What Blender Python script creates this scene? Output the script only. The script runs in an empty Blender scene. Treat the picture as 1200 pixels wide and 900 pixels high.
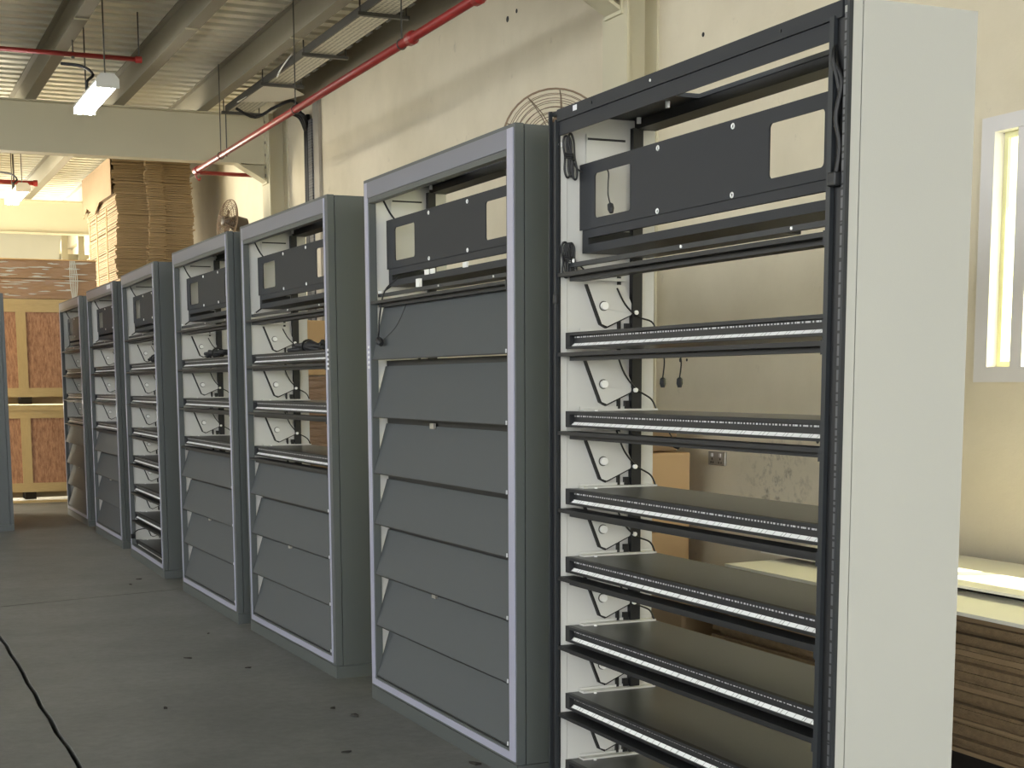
import bpy, bmesh, math, random
from mathutils import Vector, Matrix, Euler
random.seed(7)
S = bpy.context.scene
COL = S.collection
R = math.radians

# ------------------------------------------------------------------ camera
cam_d = bpy.data.cameras.new('camera'); cam = bpy.data.objects.new('camera', cam_d); COL.objects.link(cam)
cam_d.sensor_width = 36; cam_d.sensor_fit = 'HORIZONTAL'
cam_d.lens = 1755.66 / 1200 * 36
cam_d.shift_y = (685.3 - 450) / 1200
cam_d.clip_start = 0.05; cam_d.clip_end = 300
cam.location = (0, 0, 1.3019)
cam.rotation_euler = (Matrix.Rotation(R(-23.7), 4, 'Z') @ Matrix.Rotation(math.pi/2 - 0.1342, 4, 'X') @ Matrix.Rotation(-0.0043, 4, 'Z')).to_euler()
S.camera = cam

# ------------------------------------------------------------------ world and light
w = bpy.data.worlds.new('overcast_sky'); S.world = w; w.use_nodes = True
bg = w.node_tree.nodes['Background']; bg.inputs[0].default_value = (0.93, 0.97, 1.0, 1); bg.inputs[1].default_value = 1.55

sd = bpy.data.lights.new('sun', 'SUN'); sd.energy = 14.0; sd.angle = R(1.0); sd.color = (1.0, .97, .91)
sun = bpy.data.objects.new('sun', sd); COL.objects.link(sun)
sun.rotation_euler = Vector((-.40, .16, -.90)).to_track_quat('-Z', 'Y').to_euler()     # high sun from behind the window wall

def area(name, loc, target, sx, sy, power, col):
    d = bpy.data.lights.new(name, 'AREA'); d.shape = 'RECTANGLE'; d.size = sx; d.size_y = sy
    d.energy = power; d.color = col
    o = bpy.data.objects.new(name, d); COL.objects.link(o); o.location = loc
    o.rotation_euler = (Vector(target) - Vector(loc)).to_track_quat('-Z', 'Y').to_euler()
    return o
# daylight through the big side door of the far bay
area('far_side_door_daylight', (-4.0, 19.8, 2.0), (3.0, 21.0, 4.0), 5.0, 3.4, 280, (1.0, 0.93, 0.76))
# added fill from the far end, to brighten the far bay wall
area('far_end_fill', (0.2, 29.5, 1.9), (3.4, 19.0, 3.4), 4.0, 3.2, 650, (1.0, 0.92, 0.74))

S.view_settings.view_transform = 'Standard'; S.view_settings.look = 'None'
S.view_settings.gamma = 1.0; S.view_settings.use_curve_mapping = False
S.view_settings.exposure = 2.12

# ------------------------------------------------------------------ materials
def new_mat(name):
    m = bpy.data.materials.new(name); m.use_nodes = True
    nt = m.node_tree; b = nt.nodes['Principled BSDF']
    return m, nt, b
def N(nt, t, **kw):
    n = nt.nodes.new(t)
    for k, v in kw.items():
        if k.startswith('i_'):
            key = k[2:]; key = int(key) if key.isdigit() else key
            n.inputs[key].default_value = v
        else: setattr(n, k, v)
    return n
def rgba(c): return (c[0], c[1], c[2], 1)
def srgb(r, g, b):
    f = lambda c: (c/255/12.92) if c/255 <= .04045 else ((c/255+.055)/1.055)**2.4
    return (f(r), f(g), f(b))
def mat(name, c, rough=.5, metal=0, var=.08, scale=6, bump=0, bscale=60, stretch=None, spec=.5, emit=None, es=0):
    m, nt, b = new_mat(name)
    b.inputs['Roughness'].default_value = rough; b.inputs['Metallic'].default_value = metal
    b.inputs['Specular IOR Level'].default_value = spec
    tc = N(nt, 'ShaderNodeTexCoord'); src = tc.outputs['Object']
    if stretch:
        mp = N(nt, 'ShaderNodeMapping'); mp.inputs['Scale'].default_value = stretch
        nt.links.new(src, mp.inputs[0]); src = mp.outputs[0]
    no = N(nt, 'ShaderNodeTexNoise'); no.inputs['Scale'].default_value = scale; no.inputs['Detail'].default_value = 5
    nt.links.new(src, no.inputs['Vector'])
    mix = N(nt, 'ShaderNodeMix', data_type='RGBA')
    mix.inputs[6].default_value = rgba([x*(1-var) for x in c]); mix.inputs[7].default_value = rgba([min(1, x*(1+var)) for x in c])
    nt.links.new(no.outputs['Fac'], mix.inputs[0]); nt.links.new(mix.outputs[2], b.inputs['Base Color'])
    if bump:
        n2 = N(nt, 'ShaderNodeTexNoise'); n2.inputs['Scale'].default_value = bscale; n2.inputs['Detail'].default_value = 4
        nt.links.new(src, n2.inputs['Vector'])
        bp = N(nt, 'ShaderNodeBump'); bp.inputs['Strength'].default_value = bump; bp.inputs['Distance'].default_value = .01
        nt.links.new(n2.outputs['Fac'], bp.inputs['Height']); nt.links.new(bp.outputs[0], b.inputs['Normal'])
    if emit:
        b.inputs['Emission Color'].default_value = rgba(emit); b.inputs['Emission Strength'].default_value = es
    return m

M = {}
M['light_grey'] = mat('light_grey_paint', srgb(170, 170, 163), .45, var=.03, scale=3, bump=.03, bscale=300)
M['inner_grey'] = mat('inner_light_grey_paint', srgb(205, 204, 198), .4, var=.03, scale=4)
M['bracket'] = mat('bracket_white_grey_paint', srgb(208, 207, 201), .35, var=.03, scale=4)
M['dark_paint'] = mat('dark_grey_paint', srgb(42, 45, 48), .42, spec=.3, var=.04, scale=4, bump=.04, bscale=400)
M['side_paint'] = mat('dark_green_grey_paint', srgb(78, 82, 81), .4, var=.04, scale=2, bump=.03, bscale=400)
M['flap_paint'] = mat('flap_grey_paint', srgb(66, 70, 72), .6, var=.03, scale=4, bump=.04, bscale=400)
M['plate_paint'] = mat('header_plate_paint', srgb(43, 45, 49), .5, spec=.22, var=.03, scale=5, bump=.05, bscale=500)
M['shelf_paint'] = mat('shelf_charcoal_paint', srgb(62, 63, 62), .35, var=.04, scale=6, bump=.03, bscale=400)
M['black'] = mat('black_paint', srgb(17, 18, 20), .5, var=.1)
M['cable'] = mat('black_cable', srgb(14, 14, 15), .5, var=.1)
M['lavender'] = mat('satin_aluminium_trim', srgb(172, 172, 190), .3, metal=.2, var=.04, scale=3)
M['trim_dim_reflect'] = mat('satin_top_trim_dim_reflect', srgb(122, 123, 133), .35, metal=.2, var=.04, scale=3)  # satin trim again, its darker reflection at the top put into the colour
M['bolt'] = mat('zinc_bolt', srgb(246, 246, 243), .3, metal=.1, var=.05)
M['white_plastic'] = mat('white_plastic', srgb(235, 235, 230), .4, var=.03)
M['girder'] = mat('cream_grey_steel_paint', srgb(205, 197, 168), .5, var=.05, scale=2)
M['girder_dark'] = mat('olive_grey_steel_paint', srgb(140, 134, 116), .55, var=.06, scale=2)
M['galv'] = mat('galvanised_deck', srgb(226, 223, 206), .4, metal=.25, var=.12, scale=3, stretch=(1, 6, 1))
M['red'] = mat('red_pipe_paint', srgb(150, 44, 40), .4, var=.08)
M['tray_dark'] = mat('dark_steel_tray', srgb(84, 82, 76), .5, metal=.3, var=.1)
M['card'] = mat('brown_cardboard', srgb(146, 122, 90), .85, var=.12, scale=5, bump=.1, bscale=80)
M['card_layers'] = mat('layered_cardboard', srgb(156, 134, 102), .9, var=.30, scale=1.0, stretch=(1.2, 1.2, 55), bump=.5, bscale=3)
M['card_edge'] = mat('cardboard_edge', srgb(128, 106, 76), .9, var=.35, scale=40, bump=.4, bscale=150)
M['card_light'] = mat('light_cardboard', srgb(214, 178, 128), .8, var=.06, scale=4)
M['board_white'] = mat('white_faced_board', srgb(240, 236, 222), .6, var=.03, scale=3)
M['pine'] = mat('pine_batten', srgb(184, 164, 124), .65, var=.14, scale=5, stretch=(2, 12, 12), bump=.1, bscale=40)
M['pine_v'] = mat('pine_batten_upright', srgb(184, 164, 124), .65, var=.14, scale=5, stretch=(12, 12, 2), bump=.1, bscale=40)
M['string'] = mat('pale_strapping', srgb(205, 180, 136), .6, var=.05)
M['tarp'] = mat('pale_tarpaulin', srgb(150, 149, 138), .6, var=.03, scale=2)
M['fan_wire'] = mat('fan_guard_wire', srgb(120, 100, 80), .4, metal=.5, var=.05)
M['fan_body'] = mat('fan_motor_housing', srgb(80, 70, 58), .5, var=.05)
M['rubber'] = mat('rubber', srgb(30, 30, 32), .6)
M['leaf'] = mat('dry_leaf', srgb(40, 36, 30), .9, var=.3)
M['void'] = mat('pallet_dark_wood', srgb(36, 30, 24), .9, var=.2)
M['socket'] = mat('socket_steel', srgb(165, 160, 150), .4, metal=.4, var=.06)
M['sticker'] = mat('paper_sticker', srgb(225, 225, 228), .6, var=.05)
M['lamp_body'] = mat('lamp_housing', srgb(225, 224, 215), .4)
M['tube'] = mat('lit_tube', (1, 1, 1), .4, emit=(1, .98, .92), es=10)
M['win_frame'] = mat('white_window_frame', srgb(214, 210, 206), .4, var=.03)
M['win_gasket'] = mat('pale_yellow_window_frame', srgb(226, 224, 176), .5, var=.03)

def plaster():
    m, nt, b = new_mat('beige_plaster'); b.inputs['Roughness'].default_value = .8
    tc = N(nt, 'ShaderNodeTexCoord')
    n1 = N(nt, 'ShaderNodeTexNoise', i_Scale=.9, i_Detail=6.0, i_Roughness=.6); nt.links.new(tc.outputs['Object'], n1.inputs['Vector'])
    r1 = N(nt, 'ShaderNodeValToRGB'); r1.color_ramp.elements[0].position = .32; r1.color_ramp.elements[1].position = .68
    r1.color_ramp.elements[0].color = rgba(srgb(209, 198, 171)); r1.color_ramp.elements[1].color = rgba(srgb(227, 216, 190))
    nt.links.new(n1.outputs['Fac'], r1.inputs[0])
    # scuffs
    n2 = N(nt, 'ShaderNodeTexNoise', i_Scale=5.0, i_Detail=9.0, i_Roughness=.7); nt.links.new(tc.outputs['Object'], n2.inputs['Vector'])
    r2 = N(nt, 'ShaderNodeValToRGB'); r2.color_ramp.elements[0].position = .62; r2.color_ramp.elements[1].position = .78
    r2.color_ramp.elements[0].color = (0, 0, 0, 1); r2.color_ramp.elements[1].color = (.55, .55, .55, 1)
    nt.links.new(n2.outputs['Fac'], r2.inputs[0])
    # a worn dirty patch below the socket height, right of the socket
    vd = N(nt, 'ShaderNodeVectorMath', operation='DISTANCE'); vd.inputs[1].default_value = (4.2, 6.28, .78)
    nt.links.new(tc.outputs['Object'], vd.inputs[0])
    mr = N(nt, 'ShaderNodeMapRange'); mr.inputs[1].default_value = .08; mr.inputs[2].default_value = .38; mr.inputs[3].default_value = 1; mr.inputs[4].default_value = 0
    nt.links.new(vd.outputs['Value'], mr.inputs[0])
    n3 = N(nt, 'ShaderNodeTexNoise', i_Scale=14.0, i_Detail=8.0, i_Roughness=.7); nt.links.new(tc.outputs['Object'], n3.inputs['Vector'])
    r3 = N(nt, 'ShaderNodeValToRGB'); r3.color_ramp.elements[0].position = .5; r3.color_ramp.elements[1].position = .68
    nt.links.new(n3.outputs['Fac'], r3.inputs[0])
    mm = N(nt, 'ShaderNodeMath', operation='MULTIPLY'); nt.links.new(mr.outputs[0], mm.inputs[0]); nt.links.new(r3.outputs[0], mm.inputs[1])
    ad = N(nt, 'ShaderNodeMath', operation='ADD', use_clamp=True); nt.links.new(mm.outputs[0], ad.inputs[0]); nt.links.new(r2.outputs[0], ad.inputs[1])
    mx = N(nt, 'ShaderNodeMix', data_type='RGBA'); nt.links.new(ad.outputs[0], mx.inputs[0]); nt.links.new(r1.outputs[0], mx.inputs[6])
    mx.inputs[7].default_value = rgba(srgb(136, 126, 108)); nt.links.new(mx.outputs[2], b.inputs['Base Color'])
    bp = N(nt, 'ShaderNodeBump', i_Strength=.25, i_Distance=.02); nt.links.new(n2.outputs['Fac'], bp.inputs['Height']); nt.links.new(bp.outputs[0], b.inputs['Normal'])
    return m
M['plaster'] = plaster()

def concrete():
    m, nt, b = new_mat('grey_concrete'); b.inputs['Roughness'].default_value = .55
    tc = N(nt, 'ShaderNodeTexCoord')
    n1 = N(nt, 'ShaderNodeTexNoise', i_Scale=1.3, i_Detail=8.0, i_Roughness=.65); nt.links.new(tc.outputs['Object'], n1.inputs['Vector'])
    r1 = N(nt, 'ShaderNodeValToRGB'); r1.color_ramp.elements[0].position = .3; r1.color_ramp.elements[1].position = .7
    r1.color_ramp.elements[0].color = rgba(srgb(88, 89, 87)); r1.color_ramp.elements[1].color = rgba(srgb(116, 116, 113))
    nt.links.new(n1.outputs['Fac'], r1.inputs[0])
    n2 = N(nt, 'ShaderNodeTexNoise', i_Scale=22.0, i_Detail=6.0, i_Roughness=.7); nt.links.new(tc.outputs['Object'], n2.inputs['Vector'])
    r2 = N(nt, 'ShaderNodeValToRGB'); r2.color_ramp.elements[0].position = .35; r2.color_ramp.elements[1].position = .75
    r2.color_ramp.elements[0].color = (.82, .82, .82, 1); r2.color_ramp.elements[1].color = (1.12, 1.12, 1.12, 1)
    nt.links.new(n2.outputs['Fac'], r2.inputs[0])
    mx = N(nt, 'ShaderNodeMix', data_type='RGBA', blend_type='MULTIPLY'); mx.inputs[0].default_value = 1
    nt.links.new(r1.outputs[0], mx.inputs[6]); nt.links.new(r2.outputs[0], mx.inputs[7]); nt.links.new(mx.outputs[2], b.inputs['Base Color'])
    bp = N(nt, 'ShaderNodeBump', i_Strength=.12, i_Distance=.01); nt.links.new(n2.outputs['Fac'], bp.inputs['Height']); nt.links.new(bp.outputs[0], b.inputs['Normal'])
    return m
M['concrete'] = concrete()

def led(name, base, dark, period, frac, emit=0.0, axis=1):
    m, nt, b = new_mat(name); b.inputs['Roughness'].default_value = .45
    tc = N(nt, 'ShaderNodeTexCoord'); sx = N(nt, 'ShaderNodeSeparateXYZ'); nt.links.new(tc.outputs['Object'], sx.inputs[0])
    def band(p, f, off):
        a = N(nt, 'ShaderNodeMath', operation='MULTIPLY_ADD'); a.inputs[1].default_value = 1/p; a.inputs[2].default_value = off; nt.links.new(sx.outputs[axis], a.inputs[0])
        fr = N(nt, 'ShaderNodeMath', operation='FRACT'); nt.links.new(a.outputs[0], fr.inputs[0])
        lt = N(nt, 'ShaderNodeMath', operation='LESS_THAN'); lt.inputs[1].default_value = f; nt.links.new(fr.outputs[0], lt.inputs[0]); return lt.outputs[0]
    mxm = N(nt, 'ShaderNodeMath', operation='MAXIMUM'); nt.links.new(band(period, frac, 0), mxm.inputs[0]); nt.links.new(band(period*2.9, frac*.45, .37), mxm.inputs[1])
    mx = N(nt, 'ShaderNodeMix', data_type='RGBA'); mx.inputs[6].default_value = rgba(base); mx.inputs[7].default_value = rgba(dark)
    nt.links.new(mxm.outputs[0], mx.inputs[0]); nt.links.new(mx.outputs[2], b.inputs['Base Color'])
    return m
M['led_white'] = led('white_led_tape', srgb(242, 243, 242), srgb(165, 165, 165), .034, .07)
M['led_grey'] = led('grey_dotted_tape', srgb(62, 63, 65), srgb(205, 205, 205), .014, .38)
M['perf_strip'] = led('perforated_upright_strip', srgb(84, 85, 88), srgb(22, 22, 24), .026, .16, axis=2)

def perforated():
    m, nt, b = new_mat('perforated_tray_sheet'); b.inputs['Roughness'].default_value = .45
    tc = N(nt, 'ShaderNodeTexCoord'); mp = N(nt, 'ShaderNodeMapping'); mp.inputs['Scale'].default_value = (1, 1, 1); nt.links.new(tc.outputs['Object'], mp.inputs[0])
    br = N(nt, 'ShaderNodeTexVoronoi', i_Scale=26.0, i_Randomness=0.15); nt.links.new(mp.outputs[0], br.inputs['Vector'])
    r = N(nt, 'ShaderNodeValToRGB'); r.color_ramp.elements[0].position = .25; r.color_ramp.elements[1].position = .33
    r.color_ramp.elements[0].color = rgba(srgb(140, 136, 122)); r.color_ramp.elements[1].color = rgba(srgb(226, 222, 204))
    nt.links.new(br.outputs['Distance'], r.inputs[0]); nt.links.new(r.outputs[0], b.inputs['Base Color'])
    return m
M['perf_tray'] = perforated()

def osb():
    m, nt, b = new_mat('strand_board'); b.inputs['Roughness'].default_value = .7
    tc = N(nt, 'ShaderNodeTexCoord'); mp = N(nt, 'ShaderNodeMapping'); mp.inputs['Scale'].default_value = (60, 60, 14); nt.links.new(tc.outputs['Object'], mp.inputs[0])
    n = N(nt, 'ShaderNodeTexNoise', i_Scale=1.0, i_Detail=5.0, i_Roughness=.7); nt.links.new(mp.outputs[0], n.inputs['Vector'])
    r = N(nt, 'ShaderNodeValToRGB'); r.color_ramp.elements[0].position = .3; r.color_ramp.elements[1].position = .72
    r.color_ramp.elements[0].color = rgba(srgb(126, 88, 72)); r.color_ramp.elements[1].color = rgba(srgb(196, 154, 126))
    nt.links.new(n.outputs['Fac'], r.inputs[0]); nt.links.new(r.outputs[0], b.inputs['Base Color'])
    return m
M['osb'] = osb()

def wrap():
    m, nt, b = new_mat('stretch_wrapped_cardboard'); b.inputs['Roughness'].default_value = .16; b.inputs['Base Color'].default_value = rgba(srgb(160, 130, 104))
    b.inputs['Specular IOR Level'].default_value = .8
    tc = N(nt, 'ShaderNodeTexCoord'); mp = N(nt, 'ShaderNodeMapping'); mp.inputs['Scale'].default_value = (3, 3, 16); nt.links.new(tc.outputs['Object'], mp.inputs[0])
    n = N(nt, 'ShaderNodeTexNoise', i_Scale=1.0, i_Detail=4.0); nt.links.new(mp.outputs[0], n.inputs['Vector'])
    bp = N(nt, 'ShaderNodeBump', i_Strength=.9, i_Distance=.05); nt.links.new(n.outputs['Fac'], bp.inputs['Height']); nt.links.new(bp.outputs[0], b.inputs['Normal'])
    return m
M['wrap'] = wrap()

def film():
    m, nt, b = new_mat('clear_plastic_film'); b.inputs['Roughness'].default_value = .2; b.inputs['Base Color'].default_value = (.85, .88, .88, 1)
    b.inputs['Transmission Weight'].default_value = .35
    return m
M['film'] = film()

def glass_tint():
    m, nt, b = new_mat('frosted_yellow_window_pane'); nt.nodes.remove(b)
    tr = N(nt, 'ShaderNodeBsdfTransparent'); tr.inputs[0].default_value = rgba(srgb(250, 248, 236))
    tl = N(nt, 'ShaderNodeBsdfTranslucent'); tl.inputs[0].default_value = rgba(srgb(222, 222, 168))
    mx = N(nt, 'ShaderNodeMixShader'); mx.inputs[0].default_value = .4
    nt.links.new(tr.outputs[0], mx.inputs[1]); nt.links.new(tl.outputs[0], mx.inputs[2]); nt.links.new(mx.outputs[0], nt.nodes['Material Output'].inputs[0])
    return m
M['pane'] = glass_tint()

# ------------------------------------------------------------------ geometry helpers
class MB:
    def __init__(s): s.bm = bmesh.new()
    def box(s, x0, x1, y0, y1, z0, z1, bev=0.0):
        t = bmesh.new()
        v = [t.verts.new((x, y, z)) for x in (x0, x1) for y in (y0, y1) for z in (z0, z1)]
        for f in ((0,1,3,2),(4,6,7,5),(0,4,5,1),(2,3,7,6),(0,2,6,4),(1,5,7,3)): t.faces.new([v[i] for i in f])
        if bev: bmesh.ops.bevel(t, geom=t.edges[:], offset=bev, segments=2, affect='EDGES', profile=.5)
        s.join(t); return s
    def join(s, t):
        me = bpy.data.meshes.new('tmp'); t.to_mesh(me); t.free(); s.bm.from_mesh(me); bpy.data.meshes.remove(me)
    def prism(s, pts, axis, a, b):
        """polygon pts (p,q) extruded along axis from a to b; axis 0: (y,z), 1: (x,z), 2: (x,y)"""
        def mk(p, t):
            return (t, p[0], p[1]) if axis == 0 else (p[0], t, p[1]) if axis == 1 else (p[0], p[1], t)
        A = [s.bm.verts.new(mk(p, a)) for p in pts]; B = [s.bm.verts.new(mk(p, b)) for p in pts]
        s.bm.faces.new(A); s.bm.faces.new(B[::-1]); n = len(pts)
        for i in range(n): s.bm.faces.new((A[i], B[i], B[(i+1) % n], A[(i+1) % n]))
        return s
    def tube(s, pts, r, seg=8, smooth=0, closed=False):
        P = [Vector(p) for p in pts]
        if smooth and len(P) > 2:
            Q = []; n = len(P); rng = range(n if closed else n-1)
            for i in rng:
                p0 = P[(i-1) % n] if (closed or i > 0) else P[0]; p1 = P[i]; p2 = P[(i+1) % n]; p3 = P[(i+2) % n] if (closed or i < n-2) else P[-1]
                for k in range(smooth):
                    t = k/smooth
                    Q.append(.5*((2*p1)+(p2-p0)*t+(2*p0-5*p1+4*p2-p3)*t*t+(3*p1-p0-3*p2+p3)*t**3))
            if not closed: Q.append(P[-1])
            P = Q
        n = len(P); rings = []; ref = None
        for i in range(n):
            if closed: d = P[(i+1) % n]-P[i-1]
            else: d = P[min(i+1, n-1)]-P[max(i-1, 0)]
            d.normalize()
            if ref is None: ref = Vector((0, 0, 1)) if abs(d.z) < .9 else Vector((1, 0, 0))
            u = d.cross(ref)
            if u.length < 1e-4: u = d.orthogonal()
            u.normalize(); v = d.cross(u).normalized(); ref = u.cross(d)
            rr = r[i] if isinstance(r, list) else r
            rings.append([s.bm.verts.new(P[i]+rr*(math.cos(2*math.pi*k/seg)*u+math.sin(2*math.pi*k/seg)*v)) for k in range(seg)])
        for i in range(n if closed else n-1):
            A = rings[i]; B = rings[(i+1) % n]
            for k in range(seg): s.bm.faces.new((A[k], A[(k+1) % seg], B[(k+1) % seg], B[k]))
        if not closed: s.bm.faces.new(rings[0][::-1]); s.bm.faces.new(rings[-1])
        return s
    def cyl(s, a, b, r, seg=16): return s.tube([a, b], r, seg)
    def mesh(s, name, m, smooth=False):
        bmesh.ops.recalc_face_normals(s.bm, faces=s.bm.faces[:])
        me = bpy.data.meshes.new(name); s.bm.to_mesh(me); s.bm.free()
        me.materials.append(m)
        if smooth:
            for p in me.polygons: p.use_smooth = True
        return me
    def build(s, name, m, parent=None, smooth=False):
        return link(name, s.mesh(name, m, smooth), parent)
def link(name, me, parent=None):
    o = bpy.data.objects.new(name, me); COL.objects.link(o)
    if parent is not None: o.parent = parent
    return o
def empty(name, loc=(0, 0, 0), rz=0):
    o = bpy.data.objects.new(name, None); o.empty_display_size = .1; COL.objects.link(o); o.location = loc; o.rotation_euler = (0, 0, rz); return o
def tag(o, label=None, cat=None, group=None, kind=None):
    if label: o['label'] = label
    if cat: o['category'] = cat
    if group: o['group'] = group
    if kind: o['kind'] = kind
    return o
def struct(o, label=None):
    o['kind'] = 'structure'
    if label: o['label'] = label
    return o
def B(*a, **k): return MB().box(*a, **k)

def plate_with_holes(name, outer, holes, thick, m):
    """2-D filled curve with holes in the (y,z) plane, extruded along x by thick, from x=0"""
    cu = bpy.data.curves.new('tmp', 'CURVE'); cu.dimensions = '2D'; cu.fill_mode = 'BOTH'; cu.extrude = thick/2
    for loop in [outer]+holes:
        sp = cu.splines.new('POLY'); sp.points.add(len(loop)-1); sp.use_cyclic_u = True
        for p, q in zip(sp.points, loop): p.co = (q[0], q[1], 0, 1)
    o = bpy.data.objects.new('tmp', cu); COL.objects.link(o)
    dg = bpy.context.evaluated_depsgraph_get(); me = bpy.data.meshes.new_from_object(o.evaluated_get(dg), depsgraph=dg)
    bpy.data.objects.remove(o); bpy.data.curves.remove(cu)
    for v in me.vertices: y, z, x = v.co; v.co = (x+thick/2, y, z)
    me.materials.clear(); me.materials.append(m); me.name = name
    return me
def rrect(y0, y1, z0, z1, r=.012, n=5):
    pts = []
    for cy, cz, a0 in ((y1-r, z1-r, 0), (y0+r, z1-r, 90), (y0+r, z0+r, 180), (y1-r, z0+r, 270)):
        for k in range(n+1):
            a = R(a0+90*k/n); pts.append((cy+r*math.cos(a), cz+r*math.sin(a)))
    return pts
def circ(cy, cz, r, n=12): return [(cy+r*math.cos(2*math.pi*k/n), cz+r*math.sin(2*math.pi*k/n)) for k in range(n)]

# ================================================================== SETTING
XW = 4.2          # inner face of the long wall
# ---- floor: slabs with real joints
floor = MB().box(-25, 4.4, -14, 32, -.14, -.06).build('floor', M['void']); struct(floor, 'grey concrete floor cast in slabs')
def jag(a, b, n, amp, axis, base):
    out = []
    for i in range(n+1):
        t = a+(b-a)*i/n; d = base+(random.uniform(-amp, amp) if 0 < i < n else 0)
        out.append((d, t) if axis == 'y' else (t, d))
    return out
JX, JY = .65, 9.40
random.seed(3)
edgeA = jag(-14, JY-.005, 90, .006, 'y', JX)        # joint running away from the camera, near half
def slab(pts): MB().prism(pts, 2, -.10, 0).build('slab', M['concrete'], floor)
jy = lambda x: 9.22+.277*(x-.65)
near = [(x, y) for x, y in edgeA if y < 9.1]
slab([(4.4, -14), (4.4, jy(4.4)-.008), (2.4, jy(2.4)-.011), (1.5, jy(1.5)-.006), (JX+.011, jy(JX)-.009)]+[(x+.011, y) for x, y in near[::-1]])
slab([(-25, -14)]+[(x-.008, y) for x, y in near]+[(JX-.009, jy(JX)-.010), (-25, jy(JX)-.010)])
slab([(JX-.004, jy(JX)+.009), (1.5, jy(1.5)+.010), (2.4, jy(2.4)+.006), (4.4, jy(4.4)+.008), (4.4, 17.2), (JX-.004, 17.2)])
slab([(-25, jy(JX)+.006), (JX-.014, jy(JX)+.006), (JX-.014, 17.2), (-25, 17.2)])
slab([(-25, 17.212), (4.4, 17.212), (4.4, 32), (-25, 32)])

# ---- long wall on the right with the window opening
WY0, WY1, WZ0, WZ1 = 3.3, 4.862, 1.295, 2.329
wl = MB()
wl.box(XW, XW+.2, -14, WY0, 0, 5.4); wl.box(XW, XW+.2, WY1, 32, 0, 5.4); wl.box(XW, XW+.2, WY0, WY1, 0, WZ0); wl.box(XW, XW+.2, WY0, WY1, WZ1, 5.4)
wall_r = struct(wl.build('wall_right', M['plaster']), 'long beige plastered wall with scuffs')
wall_f = struct(B(-25, 4.4, 31, 31.2, 0, 5.4).build('wall_far', M['plaster']), 'beige end wall of the hall')
struct(B(-7.4, -7.2, -5.5, 16.2, 0, 2.1).build('added_side_wall', M['plaster']), 'added low beige wall out of view, letting side light in from above')  # unseen wall added so that side light comes in high
struct(B(-7.2, 1.1, 16.1, 16.25, 0, 4.2).build('added_light_block', M['plaster']), 'added beige partition out of view, holding back the far bay light')  # unseen, added to keep far bay light off the cabinet fronts
# small drilled holes with plugs in the wall
for (y, z, r) in ((7.25, 1.42, .012), (7.18, 1.42, .008), (5.95, 1.02, .012), (7.35, 1.06, .01), (9.6, 3.72, .02), (9.45, 3.74, .014), (7.05, 3.1, .012), (11.6, 2.9, .014)):
    MB().cyl((XW-.002, y, z), (XW+.01, y, z), r, 10).build('wall_plug', M['rubber'], wall_r)

# ---- window
win = empty('window_1', (XW, 0, 0)); struct(win, 'white framed sliding window with pale yellow panes')
fr = MB(); t = .06
fr.box(-.02, .05, WY0, WY1, WZ1-t, WZ1); fr.box(-.02, .05, WY0, WY1, WZ0, WZ0+t); fr.box(-.02, .05, WY1-t-.015, WY1, WZ0+t, WZ1-t); fr.box(-.02, .05, WY0, WY0+t, WZ0+t, WZ1-t)
fr.build('window_frame', M['win_frame'], win)
def sash(y0, y1, x):
    s_ = MB(); z0, z1 = WZ0+t, WZ1-t; e = .022
    s_.box(x, x+.02, y0, y0+e, z0, z1); s_.box(x, x+.02, y1-e, y1, z0, z1); s_.box(x, x+.02, y0+e, y1-e, z0, z0+e); s_.box(x, x+.02, y0+e, y1-e, z1-e, z1)
    o = s_.build('sash', M['win_gasket'], win)
    B(x+.008, x+.012, y0+e, y1-e, z0+e, z1-e).build('pane', M['pane'], o)
sash(4.12, WY1-t-.015, .03); sash(WY0+t, 4.2, .055)
B(-.012, .05, 4.60, 4.665, WZ0+t, WZ1-t).build('mullion', M['win_frame'], win)

# ---- roof deck with trapezoid ribs running across the hall
def deck(x0, x1, y0, y1, z):
    m_ = MB(); prof = []; y = y0; p = .225
    while y < y1:
        prof += [(y, z), (y+.115, z), (y+.13, z+.11), (y+.21, z+.11)]; y += p
    prof.append((y, z))
    for (ya, za), (yb, zb) in zip(prof[:-1], prof[1:]):
        v = [m_.bm.verts.new(c) for c in ((x0, ya, za), (x1, ya, za), (x1, yb, zb), (x0, yb, zb))]; m_.bm.faces.new(v)
    bmesh.ops.remove_doubles(m_.bm, verts=m_.bm.verts[:], dist=1e-4)
    return m_
ZD = 4.22
ceil = struct(deck(-7.2, 4.2, -5.5, 31, ZD).build('ceiling', M['galv']), 'ribbed galvanised metal deck ceiling')
B(-7.2, 4.4, -5.5, 31, ZD+.12, ZD+.20).build('roof_slab', M['concrete'], ceil)

# ---- secondary beams along the hall
def ibeam_y(name, x, y0, y1, z0, z1, fw, m, ft=.012):
    b = MB(); b.box(x-fw/2, x+fw/2, y0, y1, z0, z0+ft); b.box(x-fw/2, x+fw/2, y0, y1, z1-ft, z1); b.box(x-.005, x+.005, y0, y1, z0+ft, z1-ft)
    return b.build(name, m)
for i, (xr, lab) in enumerate(((.15, 0), (.96, 0), (1.775, 1), (2.59, 2), (3.40, 3))):
    nm = {0: 'cream steel roof beam out past the lamp', 1: 'cream steel roof beam left of the hanging lamp', 2: 'cream steel roof beam right of the hanging lamp', 3: 'cream steel roof beam beside the cable tray'}[lab]
    o = ibeam_y('roof_beam', xr-.045, -1.5, 31, 3.965, ZD, .10, M['girder_dark'])
    tag(o, nm, 'beam', 'steel roof beams along the hall')
    for y in (11.75,):
        B(xr-.10, xr+.008, y, y+.012, 3.955, 3.965).build('splice_plate', M['girder'], o)
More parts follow.
